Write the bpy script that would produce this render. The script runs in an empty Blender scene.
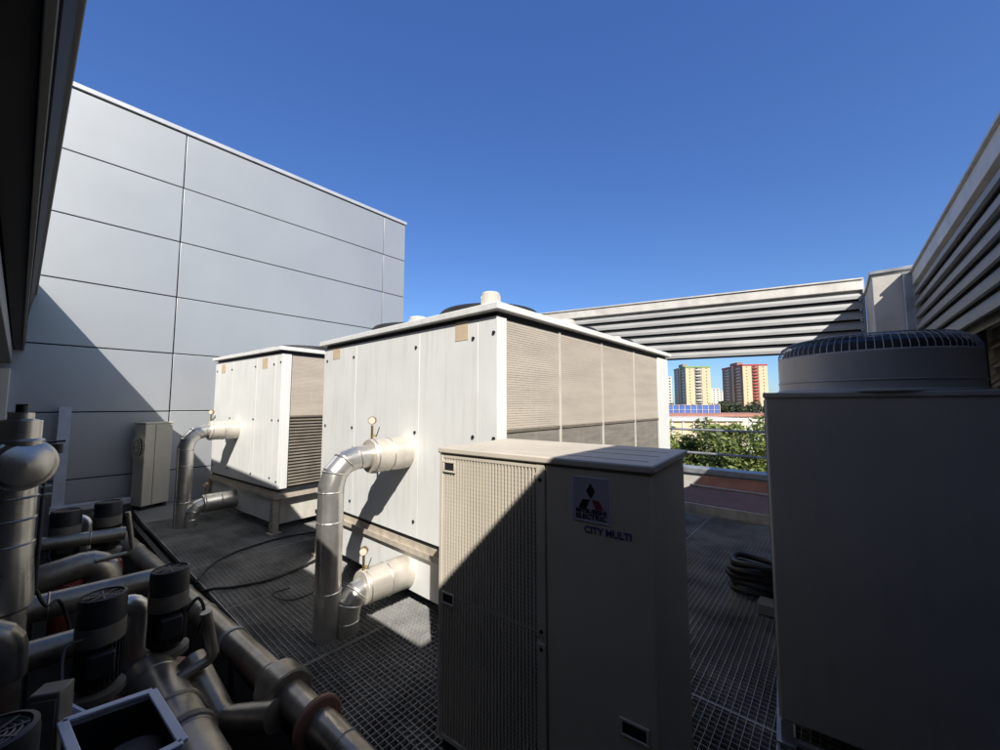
import bpy, math, random
from mathutils import Vector, Matrix
random.seed(7)
SC = bpy.context.scene
COL = SC.collection
R = math.radians

# ------------------------------------------------------------------ camera
F_PX = 385.0
PITCH = math.atan(29 / F_PX)
YAW = math.atan(335 * math.cos(PITCH) / F_PX)
EYE = Vector((0, 0, 1.70))
FW = Vector((-math.sin(YAW) * math.cos(PITCH), math.cos(YAW) * math.cos(PITCH), math.sin(PITCH)))
RT = Vector((math.cos(YAW), math.sin(YAW), 0))
UP = RT.cross(FW)
cam = bpy.data.cameras.new('camera')
cam.sensor_width = 36.0
cam.lens = 36.0 * F_PX / 1000.0
cam.clip_start = 0.05
cam.clip_end = 3000
co = bpy.data.objects.new('camera', cam)
COL.objects.link(co)
co.matrix_world = Matrix((( RT.x, UP.x, -FW.x, EYE.x), (RT.y, UP.y, -FW.y, EYE.y), (RT.z, UP.z, -FW.z, EYE.z), (0, 0, 0, 1)))
SC.camera = co

def at(px, py, axis, val):
    """point of the survey photograph's line of sight lying on a real plane (x, y or z = val)"""
    d = FW * F_PX + RT * (px - 500) + UP * (375 - py)
    k = 'xyz'.index(axis)
    return EYE + d * ((val - EYE[k]) / d[k])

# ------------------------------------------------------------------ mesh helpers
class MB:
    def __init__(s, M=None):
        s.v = []; s.f = []; s.M = M
    def add(s, vs, fs):
        o = len(s.v)
        for p in vs:
            p = Vector(p)
            s.v.append(tuple(s.M @ p) if s.M else tuple(p))
        for f in fs: s.f.append(tuple(i + o for i in f))
        return s
    def box(s, a, b):
        (x0, y0, z0), (x1, y1, z1) = a, b
        return s.add([(x0,y0,z0),(x1,y0,z0),(x1,y1,z0),(x0,y1,z0),(x0,y0,z1),(x1,y0,z1),(x1,y1,z1),(x0,y1,z1)],
                     [(0,3,2,1),(4,5,6,7),(0,1,5,4),(1,2,6,5),(2,3,7,6),(3,0,4,7)])
    def bar(s, p, q, w, h, upv=(0,0,1)):
        p = Vector(p); q = Vector(q); d = (q - p).normalized()
        u = Vector(upv)
        if abs(d.dot(u)) > .98: u = Vector((1,0,0))
        sd = d.cross(u).normalized() * (w/2); up = sd.cross(d).normalized() * (h/2)
        vs = [p-sd-up, p+sd-up, p+sd+up, p-sd+up, q-sd-up, q+sd-up, q+sd+up, q-sd+up]
        return s.add(vs, [(0,3,2,1)[::-1],(4,5,6,7)[::-1],(0,1,5,4)[::-1],(1,2,6,5)[::-1],(2,3,7,6)[::-1],(3,0,4,7)[::-1]])
    def tube(s, pts, r, n=20, caps=True):
        pts = [Vector(p) for p in pts]
        rr = r if isinstance(r, (list, tuple)) else [r] * len(pts)
        ts = []
        for i in range(len(pts)):
            a = (pts[i] - pts[i-1]).normalized() if i else None
            b = (pts[i+1] - pts[i]).normalized() if i < len(pts)-1 else None
            ts.append(((a or b) + (b or a)).normalized())
        u = ts[0].orthogonal().normalized()
        o = len(s.v); vs = []; fs = []
        for i, p in enumerate(pts):
            t = ts[i]
            u = (u - t * u.dot(t)).normalized(); w = t.cross(u)
            # keep the ring full-width on a mitre
            for k in range(n):
                a = 2*math.pi*k/n
                vs.append(p + (u*math.cos(a) + w*math.sin(a)) * rr[i])
        for i in range(len(pts)-1):
            for k in range(n):
                k2 = (k+1) % n
                fs.append((i*n+k, i*n+k2, (i+1)*n+k2, (i+1)*n+k))
        if caps:
            fs.append(tuple(range(n))[::-1]); fs.append(tuple((len(pts)-1)*n + k for k in range(n)))
        return s.add(vs, fs)
    def cyl(s, p, q, r, r2=None, n=24, caps=True):
        return s.tube([p, q], [r, r if r2 is None else r2], n, caps)
    def lathe(s, prof, c=(0,0,0), axis=(0,0,1), n=32):
        ax = Vector(axis).normalized(); u = ax.orthogonal().normalized(); w = ax.cross(u); c = Vector(c)
        vs = []; fs = []
        for r, h in prof:
            for k in range(n):
                a = 2*math.pi*k/n
                vs.append(c + ax*h + (u*math.cos(a) + w*math.sin(a))*r)
        for i in range(len(prof)-1):
            for k in range(n):
                k2 = (k+1) % n
                fs.append((i*n+k, i*n+k2, (i+1)*n+k2, (i+1)*n+k))
        return s.add(vs, fs)
    def prism(s, poly, fn, d0, d1):
        """poly 2-D outline; fn(a,b,d) -> point"""
        n = len(poly)
        vs = [fn(a,b,d0) for a,b in poly] + [fn(a,b,d1) for a,b in poly]
        fs = [tuple(range(n))[::-1], tuple(range(n, 2*n))] + [(k,(k+1)%n,n+(k+1)%n,n+k) for k in range(n)]
        return s.add(vs, fs)
    def build(s, name, m, parent=None, bevel=0.0, sharp=32, fix=True):
        me = bpy.data.meshes.new(name)
        me.from_pydata(s.v, [], s.f)
        if fix:
            import bmesh
            b = bmesh.new(); b.from_mesh(me); bmesh.ops.recalc_face_normals(b, faces=b.faces); b.to_mesh(me); b.free()
        me.materials.append(m)
        for p in me.polygons: p.use_smooth = True
        me.set_sharp_from_angle(angle=R(sharp))
        o = bpy.data.objects.new(name, me)
        COL.objects.link(o)
        if parent: o.parent = parent
        if bevel:
            md = o.modifiers.new('bevel', 'BEVEL'); md.width = bevel; md.segments = 2
            md.limit_method = 'ANGLE'; md.angle_limit = R(40)
        return o

def bands(lst, m, par, r, n=28, hw=.006, hh=.005):
    for c, ax in lst:
        MB().lathe([(r-.002,-hw),(r+.0005,-hw),(r+hh,0),(r+.0005,hw),(r-.002,hw)], c, ax, n).build('seam_band', m, par)
def tag(o, label=None, cat=None, group=None, kind=None):
    if label: o['label'] = label
    if cat: o['category'] = cat
    if group: o['group'] = group
    if kind: o['kind'] = kind
    return o
def thing(name, label, cat, loc=(0,0,0), rz=0, group=None):
    o = bpy.data.objects.new(name, None); COL.objects.link(o)
    o.location = loc; o.rotation_euler = (0,0,rz); o.empty_display_size = .1
    return tag(o, label, cat, group)
def dup(root, loc, rz, label):
    def cp(o, par):
        c = o.copy(); COL.objects.link(c); c.parent = par
        for ch in o.children: cp(ch, c)
        return c
    r = cp(root, None); r.location = loc; r.rotation_euler = (0,0,rz); r['label'] = label
    return r
def bend(pts, rad, seg=4):
    """polyline with the inner corners turned into segmented elbows"""
    pts = [Vector(p) for p in pts]; out = [pts[0]]
    for i in range(1, len(pts)-1):
        a = (pts[i-1]-pts[i]).normalized(); b = (pts[i+1]-pts[i]).normalized()
        ang = a.angle(b); t = rad / math.tan(ang/2)
        p0 = pts[i] + a*t; c = pts[i] + (a+b).normalized() * (rad/math.sin(ang/2))
        v0 = p0 - c; v1 = pts[i] + b*t - c
        for k in range(seg+1):
            th = v0.angle(v1); u = k/seg
            out.append(c + v0*(math.sin((1-u)*th)/math.sin(th)) + v1*(math.sin(u*th)/math.sin(th)))
    out.append(pts[-1]); return out

# ------------------------------------------------------------------ materials
def mat(name, col, rough=.5, metal=0.0, var=.12, scale=3.0, streak=0.0, streak_col=(.25,.2,.15), bump=0.0, bscale=40, spec=.5, stretch=(1,1,1), var_col=None, rvar=.1):
    m = bpy.data.materials.new(name); m.use_nodes = True
    nt = m.node_tree; N = nt.nodes; L = nt.links
    bs = N['Principled BSDF']
    tc = N.new('ShaderNodeTexCoord'); mp = N.new('ShaderNodeMapping'); mp.inputs['Scale'].default_value = stretch
    L.new(tc.outputs['Object'], mp.inputs['Vector'])
    nz = N.new('ShaderNodeTexNoise'); nz.inputs['Scale'].default_value = scale; nz.inputs['Detail'].default_value = 6; nz.inputs['Roughness'].default_value = .6
    L.new(mp.outputs['Vector'], nz.inputs['Vector'])
    mx = N.new('ShaderNodeMix'); mx.data_type = 'RGBA'
    c2 = var_col or tuple(c*(1-var*2) for c in col)
    mx.inputs['A'].default_value = (*c2, 1); mx.inputs['B'].default_value = (*[min(1,c*(1+var*.5)) for c in col], 1)
    cr = N.new('ShaderNodeMapRange'); cr.inputs['From Min'].default_value = .3; cr.inputs['From Max'].default_value = .62
    L.new(nz.outputs['Fac'], cr.inputs['Value']); L.new(cr.outputs['Result'], mx.inputs['Factor'])
    out = mx.outputs['Result']
    if streak > 0:
        mp2 = N.new('ShaderNodeMapping'); mp2.inputs['Scale'].default_value = (7,7,.7)
        L.new(tc.outputs['Object'], mp2.inputs['Vector'])
        n2 = N.new('ShaderNodeTexNoise'); n2.inputs['Scale'].default_value = 2.2; n2.inputs['Detail'].default_value = 5
        L.new(mp2.outputs['Vector'], n2.inputs['Vector'])
        r2 = N.new('ShaderNodeMapRange'); r2.inputs['From Min'].default_value = .52; r2.inputs['From Max'].default_value = .8; r2.inputs['To Max'].default_value = streak
        L.new(n2.outputs['Fac'], r2.inputs['Value'])
        m2 = N.new('ShaderNodeMix'); m2.data_type = 'RGBA'
        L.new(r2.outputs['Result'], m2.inputs['Factor']); L.new(out, m2.inputs['A']); m2.inputs['B'].default_value = (*streak_col, 1)
        out = m2.outputs['Result']
    L.new(out, bs.inputs['Base Color'])
    rr = N.new('ShaderNodeMapRange'); rr.inputs['To Min'].default_value = max(0,rough-rvar); rr.inputs['To Max'].default_value = min(1,rough+rvar)
    L.new(nz.outputs['Fac'], rr.inputs['Value']); L.new(rr.outputs['Result'], bs.inputs['Roughness'])
    bs.inputs['Metallic'].default_value = metal
    bs.inputs['Specular IOR Level'].default_value = spec
    if bump > 0:
        n3 = N.new('ShaderNodeTexNoise'); n3.inputs['Scale'].default_value = bscale; n3.inputs['Detail'].default_value = 3
        L.new(mp.outputs['Vector'], n3.inputs['Vector'])
        bp = N.new('ShaderNodeBump'); bp.inputs['Strength'].default_value = bump; bp.inputs['Distance'].default_value = .01
        L.new(n3.outputs['Fac'], bp.inputs['Height']); L.new(bp.outputs['Normal'], bs.inputs['Normal'])
    return m

M = {}
M['white'] = mat('white_painted_steel', (.77,.772,.755), .45, 0, .03, 2.0, .30, (.45,.38,.28), .02, 12)
M['white_dirty'] = mat('dirty_white_steel', (.60,.57,.51), .55, 0, .10, 4.0, .4, (.30,.24,.17))
M['rail'] = mat('stained_cream_steel', (.52,.46,.38), .55, 0, .12, 6.0, .6, (.22,.15,.10))
M['clad'] = mat('silver_cladding', (.465,.483,.508), .42, .5, .025, .5, .08, (.38,.40,.42), .05, .9, rvar=.05)
M['coping'] = mat('coping_metal', (.62,.63,.66), .4, .4, .05)
M['joint'] = mat('dark_joint', (.012,.012,.014), .9, 0, .1)
M['coil'] = mat('dusty_coil_mesh', (.515,.455,.385), .85, 0, .07, 1.2, .30, (.56,.50,.42), .35, 60, stretch=(1,1,7))
M['coil_low'] = mat('bare_coil_mesh', (.24,.22,.19), .8, 0, .15, 3.0, .35, (.36,.32,.27), .3, 60, stretch=(1,1,9))
M['slat'] = mat('coil_slat', (.19,.165,.13), .7, 0, .15, 5.0)
M['dark'] = mat('dark_steel', (.02,.02,.022), .6, 0, .2)
M['black'] = mat('black_rubber', (.012,.012,.013), .55, 0, .2)
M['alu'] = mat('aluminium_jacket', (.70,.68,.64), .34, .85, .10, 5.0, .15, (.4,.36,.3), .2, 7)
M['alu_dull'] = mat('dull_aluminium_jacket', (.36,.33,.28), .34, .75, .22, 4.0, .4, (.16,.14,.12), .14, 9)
M['alu_mid'] = mat('weathered_aluminium_jacket', (.55,.53,.48), .30, .85, .15, 4.0, .3, (.25,.22,.19), .10, 9)
M['zinc'] = mat('galvanised_grating', (.40,.395,.385), .5, .2, .3, 2.0)
M['steel'] = mat('galvanised_steel', (.42,.43,.44), .45, .5, .15, 6.0)
M['beige'] = mat('beige_unit_steel', (.585,.53,.44), .5, 0, .05, 3.0, .12, (.45,.38,.28))
M['beige2'] = mat('grey_beige_unit_steel', (.61,.54,.43), .5, 0, .04, 3.0, .15, (.50,.42,.31))
M['grey_unit'] = mat('slate_grey_unit_steel', (.46,.425,.37), .5, 0, .06, 2.0, .3, (.34,.31,.27), .05, 1.6)
M['drum'] = mat('grey_fan_cowl', (.44,.43,.41), .45, .1, .06, 4.0, .15, (.2,.2,.21))
M['hp'] = mat('ivory_unit_steel', (.64,.59,.49), .5, 0, .05, 4.0, .2, (.46,.41,.33))
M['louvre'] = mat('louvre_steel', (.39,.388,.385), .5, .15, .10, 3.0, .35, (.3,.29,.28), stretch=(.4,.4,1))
M['louvre_shaded'] = mat('shaded_louvre_steel', (.29,.288,.28), .55, .1, .10, 3.0, .3, (.2,.195,.19), stretch=(.4,.4,1))  # darker copy of the louvre steel, shade of the right screen in its colour
M['louvre_cap'] = mat('louvre_cap_steel', (.60,.57,.53), .5, .05, .10, 5.0, .3, (.4,.37,.33))
M['fascia'] = mat('weathered_fascia', (.20,.20,.195), .6, .1, .15, 2.0, .3, (.12,.12,.12), stretch=(.3,1,1))
M['collar'] = mat('dull_wrinkled_jacket', (.66,.61,.54), .42, .45, .10, 6.0, .25, (.4,.34,.27), .25, 16)
M['concrete'] = mat('concrete', (.22,.215,.205), .85, 0, .15, 1.2, .3, (.12,.115,.11), .2, 25)
M['slab'] = mat('roof_slab_membrane', (.022,.021,.02), .95, 0, .3, 2.0, spec=.15)
M['plaster'] = mat('box_plaster', (.58,.55,.50), .8, 0, .08, 3.0, .25, (.4,.36,.3), .15, 40)
M['dark_wall'] = mat('dark_blocker_render', (.13,.11,.085), .9, 0, .15, .6)  # for the added light blockers and the louvre wall backing
M['red'] = mat('red_pump_paint', (.16,.022,.018), .5, 0, .2, 9.0)
M['motor'] = mat('motor_black', (.022,.023,.025), .5, .1, .2, 8.0)
M['motor_grey'] = mat('motor_grey_band', (.15,.138,.115), .55, .1, .2, 8.0)
M['bluewhite'] = mat('pale_blue_metal', (.55,.60,.70), .45, 0, .08, 5.0, .2, (.35,.36,.4))
M['brown'] = mat('brown_membrane', (.27,.14,.10), .8, 0, .15, 2.0, .2, (.1,.05,.04))
M['orange'] = mat('sunlit_brown_sheet', (.45,.16,.07), .8, 0, .15, 4.0)  # brown sheeting with the orange of sunlight put into its colour
M['brass'] = mat('brass', (.45,.32,.14), .35, .9, .1)
M['dial'] = mat('gauge_dial', (.70,.56,.47), .5, 0, .05)
M['tape'] = mat('tan_tape', (.62,.49,.34), .7, 0, .08, 8.0)
M['bronze'] = mat('bronze_louvre', (.17,.13,.085), .6, .1, .1)
M['ground'] = mat('dry_earth_and_streets', (.17,.15,.11), .95, 0, .25, .02)
M['logo_panel'] = mat('logo_panel_silver', (.44,.44,.52), .4, .2, .05)
M['logo_red'] = mat('logo_red', (.24,.03,.045), .5, 0, .05)
M['logo_black'] = mat('logo_black', (.012,.012,.014), .5, 0, .05)
M['logo_blue'] = mat('lettering_blue', (.04,.045,.17), .5, 0, .05)
M['leaf_a'] = None

# ------------------------------------------------------------------ world and sun
SUN = Vector((1.33, -1.0, 1.42)).normalized()          # towards the sun
elev = math.asin(SUN.z)
w = bpy.data.worlds.new('World'); SC.world = w; w.use_nodes = True
nt = w.node_tree
bg = nt.nodes['Background']
sky = nt.nodes.new('ShaderNodeTexSky'); sky.sky_type = 'NISHITA'; sky.sun_disc = False
sky.sun_elevation = elev
sky.sun_rotation = math.atan2(SUN.x, SUN.y)
sky.altitude = 300; sky.air_density = 1.0; sky.dust_density = .45; sky.ozone_density = 3.0
bg.inputs['Strength'].default_value = .068
tn = nt.nodes.new('ShaderNodeMix'); tn.data_type = 'RGBA'; tn.blend_type = 'MULTIPLY'; tn.inputs['Factor'].default_value = 1.0
wc = nt.nodes.new('ShaderNodeTexCoord'); sx = nt.nodes.new('ShaderNodeSeparateXYZ'); nt.links.new(wc.outputs['Generated'], sx.inputs[0])
mr = nt.nodes.new('ShaderNodeMapRange'); mr.inputs['From Min'].default_value = .15; mr.inputs['From Max'].default_value = .8; nt.links.new(sx.outputs['Z'], mr.inputs['Value'])
tm = nt.nodes.new('ShaderNodeMix'); tm.data_type = 'RGBA'; tm.inputs['A'].default_value = (.90,1.17,1.56,1); tm.inputs['B'].default_value = (1.0,1.45,2.30,1)
# the half of the sky round the sun is whiter and warmer than the half opposite it
dt = nt.nodes.new('ShaderNodeVectorMath'); dt.operation = 'DOT_PRODUCT'; dt.inputs[1].default_value = tuple(SUN); nt.links.new(wc.outputs['Generated'], dt.inputs[0])
mr2 = nt.nodes.new('ShaderNodeMapRange'); mr2.inputs['From Min'].default_value = .30; mr2.inputs['From Max'].default_value = .85; nt.links.new(dt.outputs['Value'], mr2.inputs['Value'])
tw = nt.nodes.new('ShaderNodeMix'); tw.data_type = 'RGBA'; tw.inputs['B'].default_value = (1.65,1.35,1.0,1)
nt.links.new(mr.outputs['Result'], tm.inputs['Factor']); nt.links.new(tm.outputs['Result'], tw.inputs['A']); nt.links.new(mr2.outputs['Result'], tw.inputs['Factor'])
nt.links.new(tw.outputs['Result'], tn.inputs['B'])
nt.links.new(sky.outputs['Color'], tn.inputs['A']); nt.links.new(tn.outputs['Result'], bg.inputs['Color'])
sl = bpy.data.lights.new('sun', 'SUN'); sl.energy = 5.0; sl.angle = R(.5); sl.color = (1.0, .955, .88)
so = bpy.data.objects.new('sun', sl); COL.objects.link(so)
so.rotation_euler = SUN.to_track_quat('Z', 'Y').to_euler()
so.location = (20, -15, 25)
vs = SC.view_settings
vs.view_transform = 'Standard'; vs.look = 'None'; vs.gamma = 1; vs.use_curve_mapping = False
vs.exposure = .42

# ------------------------------------------------------------------ setting: ground, roof, deck
GZ = -12.0
g = MB().add([(-1500,-1500,GZ),(1500,-1500,GZ),(1500,1500,GZ),(-1500,1500,GZ)], [(0,1,2,3)])
tag(g.build('ground', M['ground']), kind='structure')
r_ = MB().box((-30,-16,GZ-.05),(14,8.25,-.42))
tag(r_.build('roof', M['slab']), kind='structure')

# steel walkway grating, one sheet of bearing and cross bars over the roof
def edge_y(x): return 1.0 + .026*(x + 4.7)
wk = MB()
X0, X1, Y1 = -7.55, 1.45, 6.62
n = int((X1-X0)/.038)
for i in range(n+1):
    x = X0 + i*.038
    y0 = edge_y(x)
    wk.box((x-.0013, y0, -.024), (x+.0013, Y1, 0))
y = .93
while y < Y1:
    xs = X0
    if y < edge_y(X1):                                   # the edge is a little skewed: start where the deck starts
        xe = min(X1, (y-1.0)/.026 - 4.7)
    else: xe = X1
    if xe > xs + .05: wk.box((xs, y-.0012, -.0225), (xe, y+.0012, -.0012))
    y += .038
for x in (-6.3,-5.1,-3.9,-2.7,-1.5,-.3,.9): wk.box((x-.004, edge_y(x), -.04),(x+.004, Y1, .0015))
for yy in (2.55, 4.2, 5.4): wk.box((X0, yy-.004, -.04),(X1, yy+.004, .0012))
wk.bar((X0,edge_y(X0),-.018),(X1,edge_y(X1),-.018),.006,.045)
for yy in (1.35, 2.6, 3.9, 5.2, 6.4): wk.box((X0,yy-.04,-.16),(X1,yy+.04,-.045))
tag(wk.build('walkway', M['zinc']), kind='structure')
wp = MB().box((-8.86,.92,-.06),(-7.56,4.2,-.002))
tag(wp.build('path', M['concrete']), kind='structure')
wb = MB()
wb.bar((-8.8,edge_y(-8.8)-.06,-.12),(1.4,edge_y(1.4)-.06,-.12),.05,.14)
tag(wb.build('kerb', M['dark']), kind='structure')

# ------------------------------------------------------------------ silver building
def silver_building():
    t = thing('clad_building', 'tall windowless building faced with large silver metal panels behind the smaller rooftop unit', 'building', (-8.9,0,0))
    core = MB().box((-9,-9.0,-.5),(-.012,6.16,6.70))
    core.build('wall', M['joint'], t)
    ys = [-7.01,-2.84,1.33,5.5,6.175]; zs = [-.47,.545,1.575,2.60,3.625,4.65,5.675,6.70]
    for i in range(4):
        for j in range(7):
            q = MB().box((-.012,ys[i]+.008,zs[j]+.009),(.018+random.uniform(-.001,.001),ys[i+1]-.008,zs[j+1]-.009))
            o = q.build('cladding_panel', M['clad'], t, bevel=.004)
    # return wall cladding on the far end
    for j in range(7):
        q = MB().box((-8,6.162,zs[j]+.009),(-.02,6.185,zs[j+1]-.009)); q.build('cladding_panel', M['clad'], t)
    MB().box((-9.02,-9.02,6.72),(.045,6.21,6.80)).build('coping', M['coping'], t, bevel=.006)
    MB().box((.019,-.62,-.4),(.20,-.44,2.2)).build('corner_post', M['hp'], t, bevel=.006)
    return t
silver_building()

# ------------------------------------------------------------------ louvre screens
def louvre_screen(label, loc, rz, L, z0, z1, cap_h, nblade, Lup=None, beam=False, post_every=2.0, flush=.05, zsplit=None, lean=0.0, depth=.10, bm='louvre', km='dark'):
    """local +x along the screen, the viewer's side is +y; each blade leans its lower lip towards the viewer"""
    t = thing('louvre_screen', label, 'louvre screen', loc, rz)
    Lup = Lup if Lup is not None else (0, L)
    off = lambda z: (z - z1) * lean
    MB().box((Lup[0],-.09,z1-cap_h),(Lup[1],flush,z1)).build('top_cap', M['louvre_cap'], t, bevel=.006)
    MB().box((Lup[0],-.12,z1+.001),(Lup[1],flush+.02,z1+.02)).build('cap_flashing', M['louvre_cap'], t)
    zb0 = z0 + (.14 if beam else 0.0)
    pitch = (z1 - cap_h - zb0) / nblade
    zs = zsplit or z1
    for i in range(nblade):
        zb = zb0 + i*pitch
        a, b = ((0, L) if (zsplit is None or zb + pitch < zsplit) else Lup)
        o_ = off(zb)
        prof = [(flush-.006+o_, zb+.018),(flush-.004+o_, zb+.060),(flush-.020+o_, zb+.066),(flush-depth+o_, zb+pitch*.985),(flush-depth-.012+o_,zb+pitch*.985),(flush-depth+.003+o_,zb+pitch*.5),(flush-.03+o_, zb+.018)]
        MB().prism(prof, lambda p,q,d: (d,p,q), a+.01, b-.01).build('blade', M[bm], t, sharp=20)
    for (a, b, q0, q1) in ([(Lup[0],Lup[1],z0,z1-.02)] if zsplit is None else [(0,L,z0,zsplit-.02),(Lup[0],Lup[1],zsplit-.02,z1-.02)]):
        MB().prism([(-.070+off(q0),q0),(-.066+off(q0),q0),(-.066+off(q1),q1),(-.070+off(q1),q1)], lambda p,q,d: (d,p,q), a+.02, b-.02).build('back_sheet', M[km], t)  # default dark colour stands in for the shade between blades
    if beam:
        o_ = off(z0)
        MB().box((0,o_-.62,z0),(L,o_-.03,z0+.135)).build('bottom_beam', M['louvre'], t, bevel=.006)
        MB().box((0,o_-.03+.002,z0+.05),(L,o_+.03,z0+.11)).build('bottom_lip', M['louvre'], t, bevel=.003)
    MB().box((Lup[0]-.012,-.10,z0-.01),(Lup[0]+.008,flush-.002,z1-.001)).build('end_plate', M['louvre'], t); MB().box((Lup[1]-.008,-.10,z0-.01),(Lup[1]+.012,flush-.002,z1-.001)).build('end_plate', M['louvre'], t)
    x = Lup[0] + .1
    while x < Lup[1]:
        MB().bar((x,-.11+off(z0),z0+.14),(x,-.11,z1-.03),.07,.05,(0,1,0)).build('post', M['steel'], t)
        x += post_every
    return t
# left one: a cap on a closed fascia, with a stepped soffit beam under it; runs from the silver wall to over the viewer
t = thing('roof_fascia', 'dark overhead fascia with stepped soffit at the upper left, meeting the silver panel wall', 'roof edge', (-8.87,-.34,0), math.atan(.0385))
MB().box((0,-.10,3.31),(7.15,.075,3.49)).build('top_cap', M['fascia'], t, bevel=.006)
MB().prism([(-.05,2.69),(-.03,2.69),(.055,3.31),(-.10,3.31)], lambda p,q,d: (d,p,q), .0, 7.12).build('back_sheet', M['joint'], t, fix=True)
sf = MB().box((0,-.70,2.56),(8.15,.008,2.63)); sf.box((8.15,-.70,2.56),(10.4,-.13,2.63)); sf.build('soffit', M['joint'], t)
MB().box((0,-.62,2.63+.002),(8.15,-.05,2.688)).build('soffit_top', M['fascia'], t)
MB().box((0,-.017,2.470),(8.15,.002,2.56)).build('drip_bar', M['fascia'], t, bevel=.003)
MB().box((0,-.095,2.48),(10.4,-.020,2.5595)).build('inner_band', M['dark'], t)
MB().box((0,-.66,2.28),(10.4,-.10,2.44)).build('bottom_beam', M['fascia'], t, bevel=.006)
MB().box((0,-.60,2.4405),(10.4,-.14,2.5595)).build('hanger', M['joint'], t)
# right one: viewer's side is -x, so local +y = -x  (rz = 90 deg)
louvre_screen('dark shaded louvred screen overhead along the right side', (.79, -1.6, 0), R(90), 7.96, 2.25, 3.20, .14, 6, depth=.045, bm='louvre_shaded', km='louvre_shaded')
# far one: lit, its viewer's side is -y  (rz = 180 deg + skew)
pA = Vector((.385,7.68,0)); pB = Vector((-4.7,6.36,0)); dv = pB-pA
louvre_screen('bright sunlit louvred screen at the far end above the city view', pA, math.atan2(dv.y,dv.x), dv.length, 2.47, 3.52, .15, 6, depth=.075)

# plastered box between the far and the right screen
t = thing('corner_box', 'plastered corner pier between the two louvred screens, half in sun', 'pier', (.416,6.5,0))
MB().box((0,0,-.42),(.34,1.20,3.28)).build('wall', M['plaster'], t, bevel=.008)
MB().box((-.02,-.025,3.282),(.36,1.22,3.32)).build('coping', M['steel'], t, bevel=.004)
t = thing('steel_post', 'grey square steel post where the right louvred screen ends beside the plastered pier', 'post', (.725,6.43,0))
MB().box((-.055,-.06,-.42),(.055,.06,3.2)).build('shaft', M['steel'], t, bevel=.006)
MB().box((-.065,-.07,3.2),(.065,.07,3.225)).build('cap_plate', M['steel'], t)

t = thing('end_wall', 'pale plastered end wall under the right louvred screen', 'wall', (.9,6.3,0))
MB().box((0,0,-.42),(.46,.15,3.2)).build('wall', M['plaster'], t, bevel=.006)
MB().box((-.02,-.02,3.202),(.48,.17,3.24)).build('coping', M['steel'], t)
# bronze louvre wall under the right screen
t = thing('bronze_louvre_wall', 'bronze louvred wall in deep shade under the right screen', 'wall', (1.16,0,0))
MB().box((.1,-3,-.42),(.2,6.29,3.3)).build('backing', M['dark_wall'], t)
z = -.35
while z < 3.15:
    MB().prism([(-.06,z),(-.05,z+.02),(.09,z+.15),(.09,z+.13)], lambda p,q,d: (p,d,q), 1.5, 6.25).build('blade', M['bronze'], t)
    z += .17
for yy in (1.5, 2.9, 4.3, 5.7): MB().box((-.10,yy-.05,-.42),(-.062,yy+.05,3.3)).build('post', M['dark'], t)

# unseen building added behind the viewer to block sun and sky over the near deck
t = thing('shade_building', 'dark unseen building added behind the pump pit to block light', 'building', (0,-2.7,0))
MB().box((-8.7,-6,-.42),(9,0,5.7)).build('wall', M['dark_wall'], t)
MB().box((-8.7,-6.05,5.702),(9.05,.06,5.80)).build('coping', M['dark'], t)
MB().box((-2.2,.012,-.1),(-1.3,.05,2.0)).build('door', M['motor_grey'], t)

t = thing('shade_roof', 'flat dark unseen roof added behind the viewer to cut sky light', 'roof', (0,-2.6,3.16))  # added out of view to keep sky light off the units
MB().box((-1.6,0,0),(7.5,1.82,.14)).build('slab', M['dark_wall'], t)
MB().box((-1.62,1.822,-.05),(7.52,1.86,.16)).build('fascia', M['dark'], t)
for x in (.6,2.6,4.6): MB().box((x,1.6,-3.58),(x+.12,1.72,-.001)).build('post', M['dark'], t)
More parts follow.
